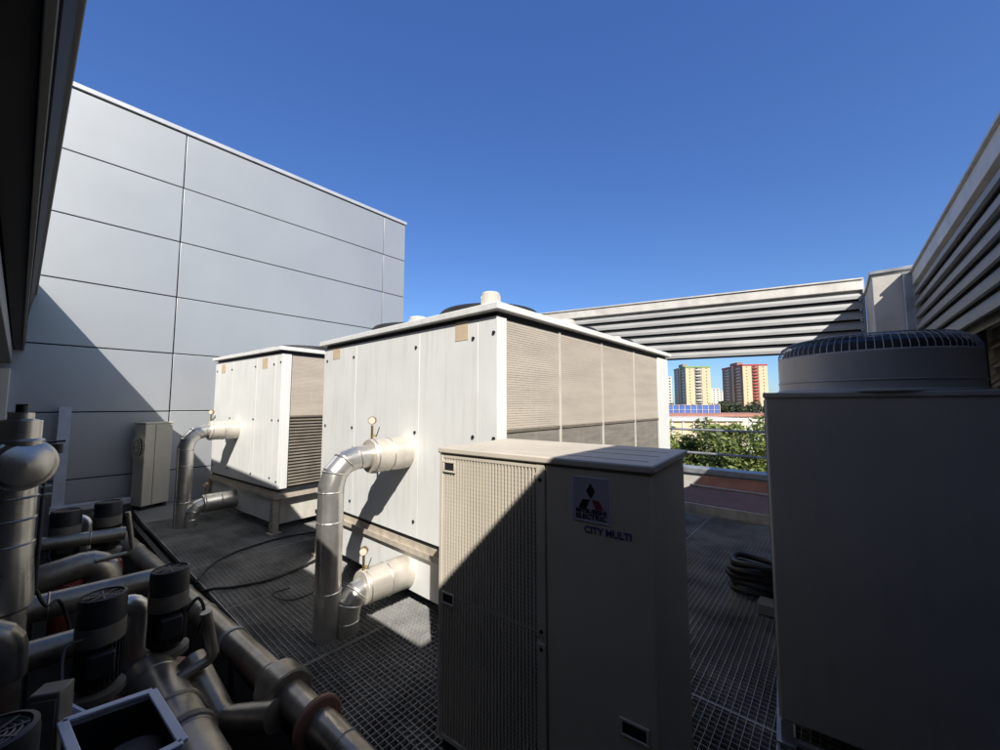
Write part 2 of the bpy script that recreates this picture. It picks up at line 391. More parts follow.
# ------------------------------------------------------------------ rooftop chillers
def bolt(par, x, y, z, ax):
    b = MB().cyl((x,y,z), (x,y-.008,z) if ax == 'y' else (x+.008,y,z), .014, n=10)
    return b.build('bolt', M['dark'], par)
def chiller(label, loc, rz, W, L, H, seams, ycuts, tapes, caps, gt, slats=True):
    t = thing('rooftop_chiller', label, 'air conditioning unit', loc, rz)
    zb, zt = .57, H-.092
    # core (dark inside)
    MB().box((-W+.05,.03,zb+.01),(-.05,L-.03,zt-.02)).build('core', M['dark'], t)
    # front face panels
    xs = [-W] + seams + [0]
    for a, b in zip(xs[:-1], xs[1:]):
        post = (b == 0)
        p = MB().box((a+.002, 0, zb), (b-.002 if not post else 0, .028, zt)).build('corner_post' if post else 'side_panel', M['white'], t, bevel=.0015)
        if not post:
            for zz in (zb+.13, (zb+zt)/2, zt-.14): bolt(p, b-.05, 0, zz, 'y')
            if a == -W:
                for zz in (zb+.13, (zb+zt)/2, zt-.14): bolt(p, a+.08, 0, zz, 'y')
        else:
            for zz in (zb+.1,(zb+zt)/2, zt-.12): bolt(p, -.03, 0, zz, 'y')
    # left and back faces
    MB().box((-W,.03,zb),(-W+.028,L,zt)).build('side_panel', M['white'], t, bevel=.004)
    MB().box((-W+.03,L-.028,zb),(-.03,L,zt)).build('side_panel', M['white'], t, bevel=.004)
    # right face: corner strip, coils, rear post
    y0 = ycuts[0]
    MB().box((-.028,.03,zb),(0,y0,zt)).build('corner_post', M['white'], t, bevel=.004)
    MB().box((-.028,ycuts[-1]+.004,zb),(.004,L,zt)).build('corner_post', M['white'], t, bevel=.004)
    for a, b in zip(ycuts[:-1], ycuts[1:]):
        up = MB().box((-.03,a+.012,gt+.012),(-.012,b-.012,zt-.01))
        nn = 44
        for k in range(nn):
            zz = gt+.02 + (zt-.02-gt-.02)*k/nn
            up.box((-.0125,a+.012,zz),(-.0100,b-.012,zz+.011))
        up.build('coil_panel', M['coil'], t)
        lo = MB().box((-.05,a+.012,zb+.01),(-.032,b-.012,gt-.012))
        lo.build('coil_core', M['coil_low'], t)
        if not slats:
            MB().box((-.0315,a+.012,zb+.01),(-.014,b-.012,gt-.012)).build('coil_panel', M['coil_low'], t); continue
        sl = MB()
        zz = zb+.02
        while zz < gt-.03:
            sl.prism([(-.034,zz+.022),(-.031,zz+.024),(-.008,zz+.004),(-.011,zz)], lambda p,q,d: (p,d,q), a+.012, b-.012)
            zz += .042
        sl.build('grille', M['slat'], t)
    for yy in ycuts[1:-1]:
        MB().box((-.028,yy-.011,zb),(-.003,yy+.011,zt)).build('mullion', M['white_dirty'], t)
    MB().box((-.028,ycuts[0],gt-.011),(-.005,ycuts[-1],gt+.011)).build('cross_rail', M['slat'], t)
    # lid; the near-black filler under it paints in the shadow gap
    MB().box((-W-.045,-.045,H-.052),(.045,L+.045,H)).build('lid', M['white'], t, bevel=.005)
    MB().box((-W+.02,.02,zt-.03),(-.02,L-.02,H-.0525)).build('lid_gap_shade', M['dark'], t)
    # base frame: recessed channel coloured near-black for the shadow gap, projecting rail, legs, skirt
    MB().box((-W+.02,.02,.52),(-.02,L-.02,.568)).build('base_frame', M['dark'], t)
    rl = MB()
    rl.box((-W-.02,-.04,.455),(.03,.02,.475)); rl.box((-W-.02,-.04,.4751),(.03,-.034,.50)); rl.box((-W-.02,.012,.4752),(.03,.02,.53))
    rl.box((-.02,-.05,.4545),(.05,L+.02,.474)); rl.box((.042,-.0495,.475),(.05,L+.02,.515))
    rl.build('rail', M['rail'], t)
    MB().box((-W+.095,.0,.13),(-.092,.022,.452)).build('skirt', M['white'], t)
    MB().box((-.085,.08,.10),(-.06,L-.05,.452)).build('skirt', M['white_dirty'], t)
    for lx in (-W+.0, -.09):
        for ly in (-.035, L-.07):
            lg = MB()
            lg.box((lx,ly,0),(lx+.09,ly+.008,.453)); lg.box((lx if lx < -1 else lx+.082,ly+.008,0),(lx+.008 if lx < -1 else lx+.09,ly+.08,.453))
            lg.box((lx-.03,ly-.03,0.001),(lx+.12,ly+.11,.012))
            o = lg.build('leg', M['rail'], t)
            hs = MB()
            for zz in (.08,.15,.22,.29,.36):
                hs.cyl((lx+.03,ly-.001,zz),(lx+.03,ly+.002,zz),.011,n=8); hs.cyl((lx+.06,ly-.001,zz+.03),(lx+.06,ly+.002,zz+.03),.011,n=8)
            hs.build('slot_holes', M['dark'], o)
    for (x, z, sx, sz) in tapes:
        MB().box((x-sx/2,-.0025,z-sz/2),(x+sx/2,-.0006,z+sz/2)).build('tape_patch', M['tape'], t)
    # fans on the lid
    fh = .16 if L > 3 else .09
    for fy in ([.75, 2.0, 3.1] if L > 3 else [.7, 1.9]):
        for fx in (-W*.28, -W*.73):
            f = MB().lathe([(.52,H),(.50,H+fh-.02),(.48,H+fh),(.46,H+fh-.01),(.46,H)], (fx,fy,0), n=36).build('fan_ring', M['dark'], t)
            gd = MB()
            for k in range(3): 
                rr = .12+.1*k
                gd.lathe([(rr,H+.062),(rr+.006,H+.066),(rr+.012,H+.062),(rr+.006,H+.058),(rr,H+.062)], (fx,fy,0), n=32)
            for k in range(12):
                a = k*math.pi/6
                gd.bar((fx+.1*math.cos(a),fy+.1*math.sin(a),H+.064),(fx+.4*math.cos(a),fy+.4*math.sin(a),H+.052),.007,.007)
            gd.build('fan_guard', M['dark'], f)
            MB().lathe([(.001,H+.02),(.1,H+.02),(.1,H+.085),(.085,H+.10),(.001,H+.10)], (fx,fy,0), n=20).build('fan_motor', M['motor_grey'], f)
    for (cx, cy, r, h) in caps:
        c = MB().lathe([(r,H-.002),(r,H+h-.012),(r-.012,H+h),(.001,H+h)], (cx,cy,0), n=28)
        for k in range(22):
            a = 2*math.pi*k/22
            c.box((0,0,0),(0,0,0)) if False else c.bar((cx+r*math.cos(a),cy+r*math.sin(a),H),(cx+r*math.cos(a),cy+r*math.sin(a),H+h-.03),.006,.006,(math.cos(a),math.sin(a),0))
        c.build('vent_cap', M['white_dirty'], t)
    return t

c1x = -1.815
chiller('larger white rooftop unit with tan coil panels, nearest the viewer among the two', (c1x,2.06,0), 0, 2.72, 3.75, 2.43,
        [-1.98,-.90,-.19], [.11,.85,1.67,2.52,3.33],
        [(-2.42,2.27,.17,.13),(-.37,2.27,.145,.15)], [(-.19,.14,.075,.14),(-1.14,.16,.085,.09),(-.16,1.18,.11,.085),(-.15,2.3,.08,.07)], 1.50, slats=False)
chiller('smaller-looking white rooftop unit standing farther back beside the silver wall', (-5.62,1.98,0), math.atan(.091), 2.34, 2.6, 2.48,
        [-1.6,-.75,-.17], [.13,.75,1.35,1.95,2.5],
        [(-2.0,2.28,.16,.14),(-.5,2.28,.17,.15)], [(-.30,.95,.10,.12),(-.42,.2,.045,.05)], 1.53)

# insulated supply pipes entering each chiller
def gauge(par_name_label, base, h=.16):
    """pressure gauge with tap standing on a pipe"""
    t = thing('pressure_gauge', par_name_label, 'gauge', base, R(48))
    MB().cyl((0,0,-.02),(0,0,h*.62),.010,n=10).build('stem', M['brass'], t)
    MB().cyl((0,.018,h*.82),(0,-.018,h*.82),.032,n=24).build('case', M['brass'], t)
    MB().cyl((0,-.0185,h*.82),(0,-.0215,h*.82),.027,n=24).build('dial', M['dial'], t)
    MB().bar((.035,-.01,h*.15),(.06,-.01,h*.55),.012,.006).build('tap_handle', M['dark'], t)
    MB().cyl((0,0,h*.2),(.04,-.005,h*.2),.008,n=8).build('tap', M['brass'], t)
    return t
def chiller_pipe(label, face, dirv, L1, r1, r2, drop, mt, name='insulated_pipe', split=True):
    """collar out of the cabinet, segmented elbow, riser down through the grating. dirv: unit vector out of the face"""
    t = thing(name, label, 'pipe')
    f = Vector(face); d = Vector(dirv)
    MB().lathe([(r1*.2,-.002),(r1,-.002),(r1+.004,.0),(r1+.002,L1*.5),(r1,L1),(r1*.97,L1+.006),(r2*.9,L1+.008)], f, d, 36).build('collar', M['collar'] if mt == 'white' else M['alu'], t, sharp=20)
    bands([(f+d*L1*.53,d),(f+d*(L1-.02),d)], M['alu'], t, r1+.002, 36)
    top = f + d*(drop[0])
    path = bend([f + d*L1*.9, top, Vector((top.x,top.y,drop[1]))], drop[2], 3)
    MB().tube(path, r2, 32).build('riser', M['alu'], t, sharp=14)
    bl = [(p,(q-p).normalized()) for p, q in [(path[1],path[2]),(path[2],path[3]),(path[3],path[4])]]
    bl.append((path[-2]+Vector((0,0,-.03)), Vector((0,0,-1))))
    z = path[-2].z - .25
    while z > .05: bl.append((Vector((top.x,top.y,z)), Vector((0,0,-1)))); z -= .5
    bands(bl, M['alu'], t, r2, 32)
    # lengthwise lap seam
    MB().bar(Vector((top.x,top.y,path[-2].z)) + Vector((.5,-.86,0))*(r2+.001), Vector((top.x,top.y,drop[1])) + Vector((.5,-.86,0))*(r2+.001), .012, .004).build('lap_seam', M['alu'], t)
    return t
chiller_pipe('silver insulated upper pipe leaving the larger unit and dropping through the grating', (-2.9,2.06,1.275), (0,-1,0), .35, .136, .092, (.66,-.3,.20), 'white')
chiller_pipe('short silver insulated lower pipe curving from the larger unit into the grating', (-2.86,2.06+.03,.27), (0,-1,0), .44, .128, .092, (.56,-.3,.16), 'white')
gauge('round brass pressure gauge on the upper pipe of the larger unit', (-2.9,1.73,1.40), .2)
gauge('round brass pressure gauge on the lower pipe of the larger unit', (-2.86,1.66,.39), .19)
e2 = Vector((math.cos(math.atan(.091)), math.sin(math.atan(.091)),0)); n2 = Vector((e2.y,-e2.x,0))
b2 = Vector((-5.62,1.98,0))
f2 = b2 - e2*1.36 + Vector((0,0,1.31))
chiller_pipe('silver insulated upper pipe leaving the farther unit and dropping through the deck', f2, n2, .36, .135, .095, (.62,-.1,.22), 'white')
f3 = b2 - e2*1.3 + Vector((0,0,.28)) - n2*.04
chiller_pipe('short silver insulated lower pipe of the farther unit in shade', f3, n2, .45, .125, .09, (.58,-.1,.15), 'alu')
gauge('small pressure gauge on the upper pipe of the farther unit', f2 + n2*.34 + Vector((0,0,.13)), .17)
gauge('small pressure gauge on the lower pipe of the farther unit', f3 + n2*.42 + Vector((0,0,.12)), .17)

# ------------------------------------------------------------------ near grille unit with the three-diamond badge
def text_mesh(body, size, m, name, par, mat4, w=None, bold=.0, depth=.0012):
    cu = bpy.data.curves.new(name, 'FONT'); cu.body = body; cu.size = size; cu.extrude = depth; cu.align_x = 'LEFT'; cu.offset = bold
    o = bpy.data.objects.new('tmp', cu); COL.objects.link(o)
    dg = bpy.context.evaluated_depsgraph_get()
    me = bpy.data.meshes.new_from_object(o.evaluated_get(dg))
    bpy.data.objects.remove(o)
    if w:
        xs = [v.co.x for v in me.vertices]; k = w/(max(xs)-min(xs)); x0 = min(xs)
        for v in me.vertices: v.co.x = (v.co.x-x0)*k
    me.transform(mat4)
    me.materials.clear(); me.materials.append(m)
    q = bpy.data.objects.new(name, me); COL.objects.link(q); q.parent = par
    return q
def grille_unit():
    W, D, H = 1.07, .62, 1.475
    A = at(440,447,'z',H); A.z = 0
    t = thing('condenser_unit', 'large beige condenser with mesh grille and square badge, sunlit only at its top left', 'air conditioning unit', A, math.atan(.090))
    GX = .592
    # cabinet (local: front face y=0, depth +y)
    MB().box((.012,.035,.06),(W-.012,D,H-.031)).build('cabinet', M['beige'], t, bevel=.01)
    MB().box((-.006,-.010,H-.030),(W+.006,D+.008,H)).build('lid', M['beige'], t, bevel=.007)
    rb = MB()
    for k in range(3): rb.box((.04, .10+.17*k, H-.001),(W-.04, .106+.17*k, H+.0015))
    rb.build('lid_rib', M['beige'], t)
    MB().box((.02,.02,0),(W-.02,.10,.06)).build('foot', M['dark'], t)
    MB().box((.02,D-.1,0),(W-.02,D-.02,.06)).build('foot', M['dark'], t)
    # front frame round the grille
    fr = MB()
    fr.box((0,0,.06),(.022,.034,H-.033)); fr.box((GX-.012,0,.06),(GX+.03,.034,H-.033))
    fr.box((.022,0,.06),(GX-.012,.034,.085)); fr.box((.022,.001,H-.055),(GX-.012,.034,H-.033))
    fr.box((.022,.004,.735),(GX-.012,.034,.742))
    fr.build('grille_frame', M['beige'], t, bevel=.003)
    for z0, z1 in ((.085,.735),(.742,H-.055)):
        gm = MB()
        nx = int((GX-.034)/.0185)
        for i in range(nx+1):
            x = .024 + i*.0185
            gm.box((x,.002,z0),(x+.0088,.011,z1))
        z = z0+.006
        while z < z1-.004:
            gm.box((.022,.0075,z),(GX-.012,.0118,z+.0032)); z += .0185
        gm.build('grille', M['beige'], t)
    MB().box((.022,.028,.085),(GX-.012,.034,H-.055)).build('fan_recess', M['coil_low'], t)
    # handles
    def handle(x, z, w_, h_, tilt=0):
        f = MB()
        f.box((x,-.006,z),(x+w_,.001,z+.010)); f.box((x,-.006,z+h_-.010),(x+w_,.001,z+h_)); f.box((x,-.006,z+.010),(x+.010,.001,z+h_-.010)); f.box((x+w_-.010,-.006,z+.010),(x+w_,.001,z+h_-.010))
        o = f.build('handle', M['beige'], t, bevel=.002)
        MB().box((x+.010,-.0015,z+.010),(x+w_-.010,.0005,z+h_-.010)).build('handle_recess', M['dark'], o)
    handle(.026, H-.125, .085, .058); handle(.026, .70, .085, .060)
    # service panel, curved hinge strip
    MB().box((GX+.034,0,.06),(W,.034,H-.033)).build('service_panel', M['beige2'], t, bevel=.012)
    handle(.868*W, .50, .105, .062)
    hs = MB()
    for z0, z1 in ((.09,.70),(.73,H-.075)):
        pts = []
        for k in range(9):
            u = k/8; pts.append((GX-.012+.012*math.sin(u*math.pi), z0+(z1-z0)*u))
        hs.prism([(GX+.030,z0)]+[(GX+.030,z1)]+pts[::-1], lambda p,q,d: (p,d,q), -.004, .0)
    hs.build('hinge_strip', M['beige2'], t)
    for z in (.20,.68,.75,H-.10): MB().cyl((GX+.012,-.004,z),(GX+.012,-.008,z),.008,n=10).build('screw', M['dark'], t)
    # square badge: frame, three diamonds, two lines of lettering
    k = W/1.18
    bx0, bx1, bz1 = .836*k, 1.0*k, H-.07
    bz0 = bz1-.165
    bdg = MB().box((bx0,-.003,bz0),(bx1,0,bz1)).build('badge', M['logo_panel'], t)
    bf = MB(); e = .004
    bf.box((bx0-e,-.004,bz0-e),(bx1+e,0,bz0)); bf.box((bx0-e,-.004,bz1),(bx1+e,0,bz1+e)); bf.box((bx0-e,-.004,bz0),(bx0,0,bz1)); bf.box((bx1,-.004,bz0),(bx1+e,0,bz1))
    bf.build('badge_frame', M['bluewhite'], bdg)
    cx = (bx0+bx1)/2; s = .030; h = s*math.sqrt(3); cz = bz0 + .086
    MB().prism([(cx,cz),(cx+s*.62,cz+h*.58),(cx,cz+h*1.16),(cx-s*.62,cz+h*.58)], lambda p,q,d:(p,d,q), -.0045, -.0031).build('diamond', M['logo_black'], bdg)
    c2 = cz-.004
    MB().prism([(cx-.004,c2),(cx-.020,c2-.034),(cx-.052,c2-.034),(cx-.034,c2)], lambda p,q,d:(p,d,q), -.0045, -.0031).build('diamond', M['logo_black'], bdg)
    MB().prism([(cx+.004,c2),(cx+.034,c2),(cx+.052,c2-.034),(cx+.020,c2-.034)], lambda p,q,d:(p,d,q), -.0045, -.0031).build('diamond', M['logo_red'], bdg)
    base = Matrix.Translation((0,-.0035,0)) @ Matrix.Rotation(R(90),4,'X')
    text_mesh('MITSUBISHI', .024, M['logo_black'], 'lettering', bdg, Matrix.Translation((bx0+.012,0,bz0+.029)) @ base, w=(bx1-bx0)-.024, bold=.0006)
    text_mesh('ELECTRIC', .024, M['logo_black'], 'lettering', bdg, Matrix.Translation((bx0+.012,0,bz0+.008)) @ base, w=(bx1-bx0)-.024, bold=.0006)
    base = Matrix.Translation((0,-.0013,0)) @ Matrix.Rotation(R(90),4,'X')
    text_mesh('CITY MULTI', .036, M['logo_blue'], 'lettering', t, Matrix.Translation((bx0+.045,0,bz0-.046)) @ base, w=.185, bold=.0008)
    return t
grille_unit()

# ------------------------------------------------------------------ big grey units with a round fan cowl
def cowl_unit(label, loc, rz, W=.95, D=.80, H=1.76):
    t = thing('fan_top_unit', label, 'air conditioning unit', loc, rz, None)
    MB().box((0,0,.11),(W,D,H-.012)).build('cabinet', M['grey_unit'], t, bevel=.012)
    MB().box((-.006,-.008,H-.028),(W+.006,D+.006,H)).build('top_plate', M['grey_unit'], t, bevel=.006)
    MB().box((-.004,.02,.115),(-.0005,.06,H-.04)).build('edge_strip', M['steel'], t)
    fr = MB()
    fr.box((-.02,-.015,.0),(.06,D+.015,.012)); fr.box((W-.06,-.015,.0),(W+.02,D+.015,.012))
    fr.box((0,0,.012),(W,.03,.03)); fr.box((0,D-.03,.012),(W,D,.03))
    for x in (.0,W-.05):
        for y in (.0,D-.05): fr.box((x,y,.0301),(x+.05,y+.05,.1095))
    fr.build('foot', M['steel'], t)
    cx, cy, r = .475, D*.5, .405
    MB().lathe([(r+.018,H),(r+.016,H+.008),(r+.004,H+.014),(r,H+.03),(r,H+.195),(r-.004,H+.202),(r-.012,H+.195),(r-.012,H+.01)], (cx,cy,0), n=64).build('cowl', M['drum'], t, sharp=25)
    MB().lathe([(r+.002,H+.052),(r+.004,H+.057),(r+.002,H+.062)], (cx,cy,0), n=64).build('cowl_bead', M['drum'], t)
    gd = MB()
    nw = 84
    for k in range(nw):
        a = 2*math.pi*k/nw; ca, sa = math.cos(a), math.sin(a)
        pr = [(r-.002,H+.175),(r-.004,H+.225),(r-.022,H+.262),(r-.06,H+.285),(r-.13,H+.296),(.08,H+.300)]
        gd.tube([(cx+q*ca,cy+q*sa,zz) for q,zz in pr], .0019, 5, caps=False)
    for q, zz in ((r-.06,H+.285),(r-.13,H+.296),(.16,H+.299),(.08,H+.300)):
        gd.tube([(cx+q*math.cos(2*math.pi*k/48),cy+q*math.sin(2*math.pi*k/48),zz) for k in range(49)], .003, 5, caps=False)
    gd.build('fan_guard', M['steel'], t)
    MB().lathe([(r-.014,H+.10),(r-.016,H+.205),(r-.036,H+.245),(r-.075,H+.266),(.001,H+.280)], (cx,cy,0), n=48).build('dark_filler', M['dark'], t)  # solid black dome added so the inside of the guard looks dark
    fn = MB()
    for k in range(4):
        a = k*math.pi/2+.3
        ca, sa = math.cos(a), math.sin(a); ta, tb = -sa, ca
        q0, q1 = .07, .34
        fn.add([(cx+q0*ca-.06*ta,cy+q0*sa-.06*tb,H+.05),(cx+q1*ca-.13*ta,cy+q1*sa-.13*tb,H+.06),(cx+q1*ca+.13*ta,cy+q1*sa+.13*tb,H+.14),(cx+q0*ca+.06*ta,cy+q0*sa+.06*tb,H+.11),
                (cx+q0*ca-.06*ta,cy+q0*sa-.06*tb,H+.045),(cx+q1*ca-.13*ta,cy+q1*sa-.13*tb,H+.055),(cx+q1*ca+.13*ta,cy+q1*sa+.13*tb,H+.175),(cx+q0*ca+.06*ta,cy+q0*sa+.06*tb,H+.105)],
               [(0,1,2,3),(4,7,6,5),(0,4,5,1),(1,5,6,2),(2,6,7,3),(3,7,4,0)])
    fn.lathe([(.001,H+.03),(.075,H+.03),(.075,H+.15),(.06,H+.195),(.001,H+.195)], (cx,cy,0), n=20)
    fn.build('fan', M['dark'], t)
    return t
u0 = at(782,720,'z',.11)
cw = cowl_unit('big slate grey unit with a round fan cowl on top, filling the right foreground', (u0.x-.006,u0.y,0), math.atan(.090))
dup(cw, (u0.x-.115, u0.y+1.18, -.0), math.atan(.06), 'slate grey fan unit mostly hidden behind the big one at the right')

# ------------------------------------------------------------------ small heat pump by the silver wall
def heat_pump():
    t = thing('split_unit', 'slim ivory split unit standing against the silver wall', 'air conditioning unit', (-8.44,.985,0), R(24))
    W, D, H = .26, .40, 1.40       # x depth towards wall, y width
    MB().box((-W,0,.06),(0,D,H-.03)).build('cabinet', M['hp'], t, bevel=.012)
    MB().box((-W-.004,-.006,H-.03),(.006,D+.006,H)).build('lid', M['hp'], t, bevel=.008)
    MB().box((-.0005,D*.36,.07),(.0025,D*.36+.006,H-.04)).build('panel_joint', M['dark'], t)
    MB().box((-W+.03,.02,0),(-.02,.08,.06)).build('foot', M['dark'], t); MB().box((-W+.03,D-.08,0),(-.02,D-.02,.06)).build('foot', M['dark'], t)
    for zc in (1.0,):
        g = MB()
        for q in (.06,.10,.14,.155): g.tube([(-W/2+q*math.cos(2*math.pi*k/32),-.05+.05*(q/.155)**4*.8,zc+1.55*q*math.sin(2*math.pi*k/32)) for k in range(33)], .004, 5, caps=False)
        for k in range(10):
            a = math.pi*k/10
            g.tube([(-W/2+.155*c*math.cos(a),-.05+.04*abs(c)**4,zc+1.55*.155*c*math.sin(a)) for c in (-1,-.6,0,.6,1)], .003, 5, caps=False)
        g.build('fan_guard', M['hp'], t)
        MB().lathe([(.14,.0),(.001,.0)], (-W/2,-.003,zc), (0,1,0), 24).build('fan_opening', M['motor_grey'], t)
heat_pump()

# white channel upright and ledge by the wall
t = thing('metal_upright', 'tall white metal channel standing against the shaded silver wall', 'channel', (-8.72,.045,0), R(0))
ch = MB(); ch.box((0,0,-.3),(.008,.125,1.655)); ch.box((-.06,0,-.3),(-.001,.008,1.655)); ch.box((-.06,.117,-.3),(-.001,.125,1.655))
ch.build('channel', M['bluewhite'], t, bevel=.002)
t = thing('metal_ledge', 'low white metal ledge between the channel and the slim ivory unit', 'ledge', (-8.66,.03,.175))
MB().box((-.10,.0,.0),(.05,.86,.022)).build('shelf', M['bluewhite'], t, bevel=.003)
MB().box((.042,.0,-.06),(.05,.86,-.001)).build('lip', M['bluewhite'], t)

# ------------------------------------------------------------------ pumps in the pit
def pump(label, x, y, ztop, r=.13, red=True):
    t = thing('circulation_pump', label, 'pump', (x,y,-.42), 0, 'inline pumps in the pit')
    z = ztop + .42
    # fan cover with slotted top
    fc = MB().lathe([(.001,z-.012),(r*.80,z-.012),(r*.84,z),(r*.97,z-.004),(r,z-.03),(r,z-.135),(r*.9,z-.135)], (0,0,0), n=36)
    fco = fc.build('fan_cover', M['motor'], t, sharp=25)
    gg = MB()
    for k in range(5): 
        q = r*(.16+.14*k); gg.lathe([(q,z-.010),(q+.004,z-.006),(q+.008,z-.010)], (0,0,0), n=28)
    for k in range(8):
        a = k*math.pi/4; gg.bar((0,0,z-.008),(r*.78*math.cos(a),r*.78*math.sin(a),z-.008),.006,.005)
    gg.build('fan_grille', M['motor_grey'], fco)
    MB().lathe([(r*.93,z-.135),(r*1.02,z-.137),(r*1.02,z-.225),(r*.93,z-.227)], (0,0,0), n=36).build('collar_band', M['motor_grey'], t)
    mb = MB().lathe([(r*.88,z-.225),(r*.88,z-.43),(r*.7,z-.45)], (0,0,0), n=30)
    for k in range(30):
        a = 2*math.pi*k/30
        mb.bar((r*.9*math.cos(a),r*.9*math.sin(a),z-.215),(r*.9*math.cos(a),r*.9*math.sin(a),z-.42),.006,r*.16,(math.cos(a),math.sin(a),0))
    mb.build('motor', M['motor'], t)
    MB().box((r*.8,-.05,z-.36),(r*1.35,.05,z-.25)).build('terminal_box', M['motor'], t, bevel=.008)
    MB().lathe([(r*.5,z-.45),(r*1.15,z-.46),(r*1.15,z-.49),(r*.6,z-.50),(r*.55,z-.56)], (0,0,0), n=30).build('flange', M['motor_grey'], t)
    cs = MB().lathe([(r*.5,z-.56),(r*1.2,z-.58),(r*1.35,z-.66),(r*1.3,z-.78),(r*.7,z-.84),(r*.6,0.0),(.001,0)], (0,0,0), n=30)
    cs.cyl((-r*2.1,0,z-.69),(r*2.1,0,z-.69),r*.5,n=20)
    for sgn in (-1,1): cs.cyl((sgn*r*1.85,0,z-.69),(sgn*r*2.12,0,z-.69),r*.85,n=24)
    cs.build('casing', M['red'], t)
    return t
pump('near left pump of the front pair, black motor with a grey collar', -2.9, .22, .725, .094)
pump('pump of the front pair that stands closer to the grating edge, red casing below', -3.08, .515, .715, .094)
pump('far left pump beside the white channel', -5.3, .125, .745, .10)
pump('far pump nearest the slim ivory unit', -5.4, .40, .755, .10)
pump('closest pump at the lower left corner, only its round motor grille showing', -1.97, -.075, .71, .105)

t = thing('open_metal_box', 'open pale blue metal box with thick rim in the lower left foreground', 'box', at(120,722,'z',.50), R(22))
t.rotation_euler = (0,0,0)
q = [at(62,722,'z',.55), at(152,691,'z',.55), at(183,742,'z',.55), at(88,790,'z',.55)]
cen = sum(q, Vector())/4; t.location = cen
ql = [p-cen for p in q]
rm = MB()
for i in range(4):
    a, b = ql[i], ql[(i+1)%4]
    rm.bar(a, b, .030, .012)
    rm.bar(a + Vector((0,0,-.02)), b + Vector((0,0,-.02)), .008, .03)
rm.build('rim', M['bluewhite'], t, bevel=.003)
sd = MB()
for i in range(4):
    a, b = ql[i]*.97, ql[(i+1)%4]*.97
    sd.bar(a+Vector((0,0,-.16)), b+Vector((0,0,-.16)), .006, .27)
sd.build('side', M['motor'], t)
MB().add([p*.97+Vector((0,0,-.29)) for p in ql]+[p*.97+Vector((0,0,-.30)) for p in ql], [(0,1,2,3),(7,6,5,4),(0,4,5,1),(1,5,6,2),(2,6,7,3),(3,7,4,0)]).build('bottom', M['motor'], t)
MB().cyl((0.02,.02,-.285),(0.02,.02,-.08),.09,n=24).build('inner_drum', M['motor'], t)
for sgn in (-1,1): MB().bar(ql[0]*.97+Vector((.03*sgn,0,-.3)), ql[0]*.97+Vector((.03*sgn,0,-.95)), .03,.03).build('leg', M['dark'], t)
for i in (1,2,3): MB().bar(ql[i]*.95+Vector((0,0,-.3)), ql[i]*.95+Vector((0,0,-.95)), .03,.03).build('leg', M['dark'], t)

p = at(52,690,'x',-2.25)
t = thing('junction_box', 'grey electrical box on a post beside the closest pump', 'electrical box', (p.x,p.y,-.42), R(-30))
hz = p.z+.42
MB().box((-.04,-.045,hz-.24),(.04,.045,hz+.01)).build('body', M['motor_grey'], t, bevel=.006)
MB().box((.0405,-.038,hz-.22),(.046,.038,hz-.01)).build('lid', M['motor_grey'], t, bevel=.003)
MB().box((-.015,-.015,0),(.015,.015,hz-.24)).build('post', M['dark'], t)
p = at(22,748,'z',.42)
t = thing('blue_tray', 'pale blue metal tray edge under the closest pump motor', 'tray', (p.x,p.y+.02,-.42), R(20))
MB().box((-.16,-.16,.80),(.16,.16,.812)).build('pan', M['bluewhite'], t, bevel=.003)
tl = MB()
for a, b in (((-.16,-.16),(.16,-.16)),((.16,-.16),(.16,.16)),((.16,.16),(-.16,.16)),((-.16,.16),(-.16,-.16))): tl.bar((*a,.825),(*b,.825),.01,.03)
tl.build('lip', M['bluewhite'], t)
for sx in (-.13,.13):
    for sy in (-.13,.13): MB().box((sx-.012,sy-.012,0),(sx+.012,sy+.012,.80)).build('leg', M['dark'], t)

# ------------------------------------------------------------------ pit pipework
def pipe(label, pts, r, rad, m='alu_dull', collars=(), name='pipe', seg=4):
    t = thing(name, label, 'pipe')
    path = bend(pts, rad, seg) if rad else [Vector(p) for p in pts]
    MB().tube(path, r, 28).build('run', M[m], t, sharp=16)
    bl = []
    for i in range(len(path)-1):
        L = (path[i+1]-path[i]).length
        if L < .35: continue
        tv = (path[i+1]-path[i]).normalized(); q = .12
        while q < L: bl.append((path[i]+tv*q, tv)); q += .55
    bands(bl, M[m], t, r)
    for (k, off, rr, ln, mm) in collars:
        tv = (path[k+1]-path[k]).normalized(); c = path[k] + tv*off
        MB().lathe([(r*.98,0),(rr-.01,.0),(rr,.008),(rr,ln-.008),(rr-.01,ln),(r*.98,ln)], c, tv, 32).build('collar', M[mm], t)
    return t
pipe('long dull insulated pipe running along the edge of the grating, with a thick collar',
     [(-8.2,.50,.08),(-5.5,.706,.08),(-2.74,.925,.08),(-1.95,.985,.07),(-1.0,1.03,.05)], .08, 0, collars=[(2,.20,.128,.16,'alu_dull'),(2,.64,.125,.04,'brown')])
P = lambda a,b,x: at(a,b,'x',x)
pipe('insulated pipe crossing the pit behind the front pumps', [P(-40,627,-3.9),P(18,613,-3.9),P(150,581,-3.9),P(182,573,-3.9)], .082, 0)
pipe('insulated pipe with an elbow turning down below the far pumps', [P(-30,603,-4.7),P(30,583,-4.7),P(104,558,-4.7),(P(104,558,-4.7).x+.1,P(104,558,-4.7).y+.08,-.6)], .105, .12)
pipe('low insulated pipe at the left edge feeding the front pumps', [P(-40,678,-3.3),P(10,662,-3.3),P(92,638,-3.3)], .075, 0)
fat = pipe('fat domed insulated pipe beside the open pale blue box', [(-3.02,.44,.16),(-1.7,.535,.07)], .118, 0, collars=[(0,.42,.130,.03,'alu_dull'),(0,.62,.132,.05,'motor_grey')])
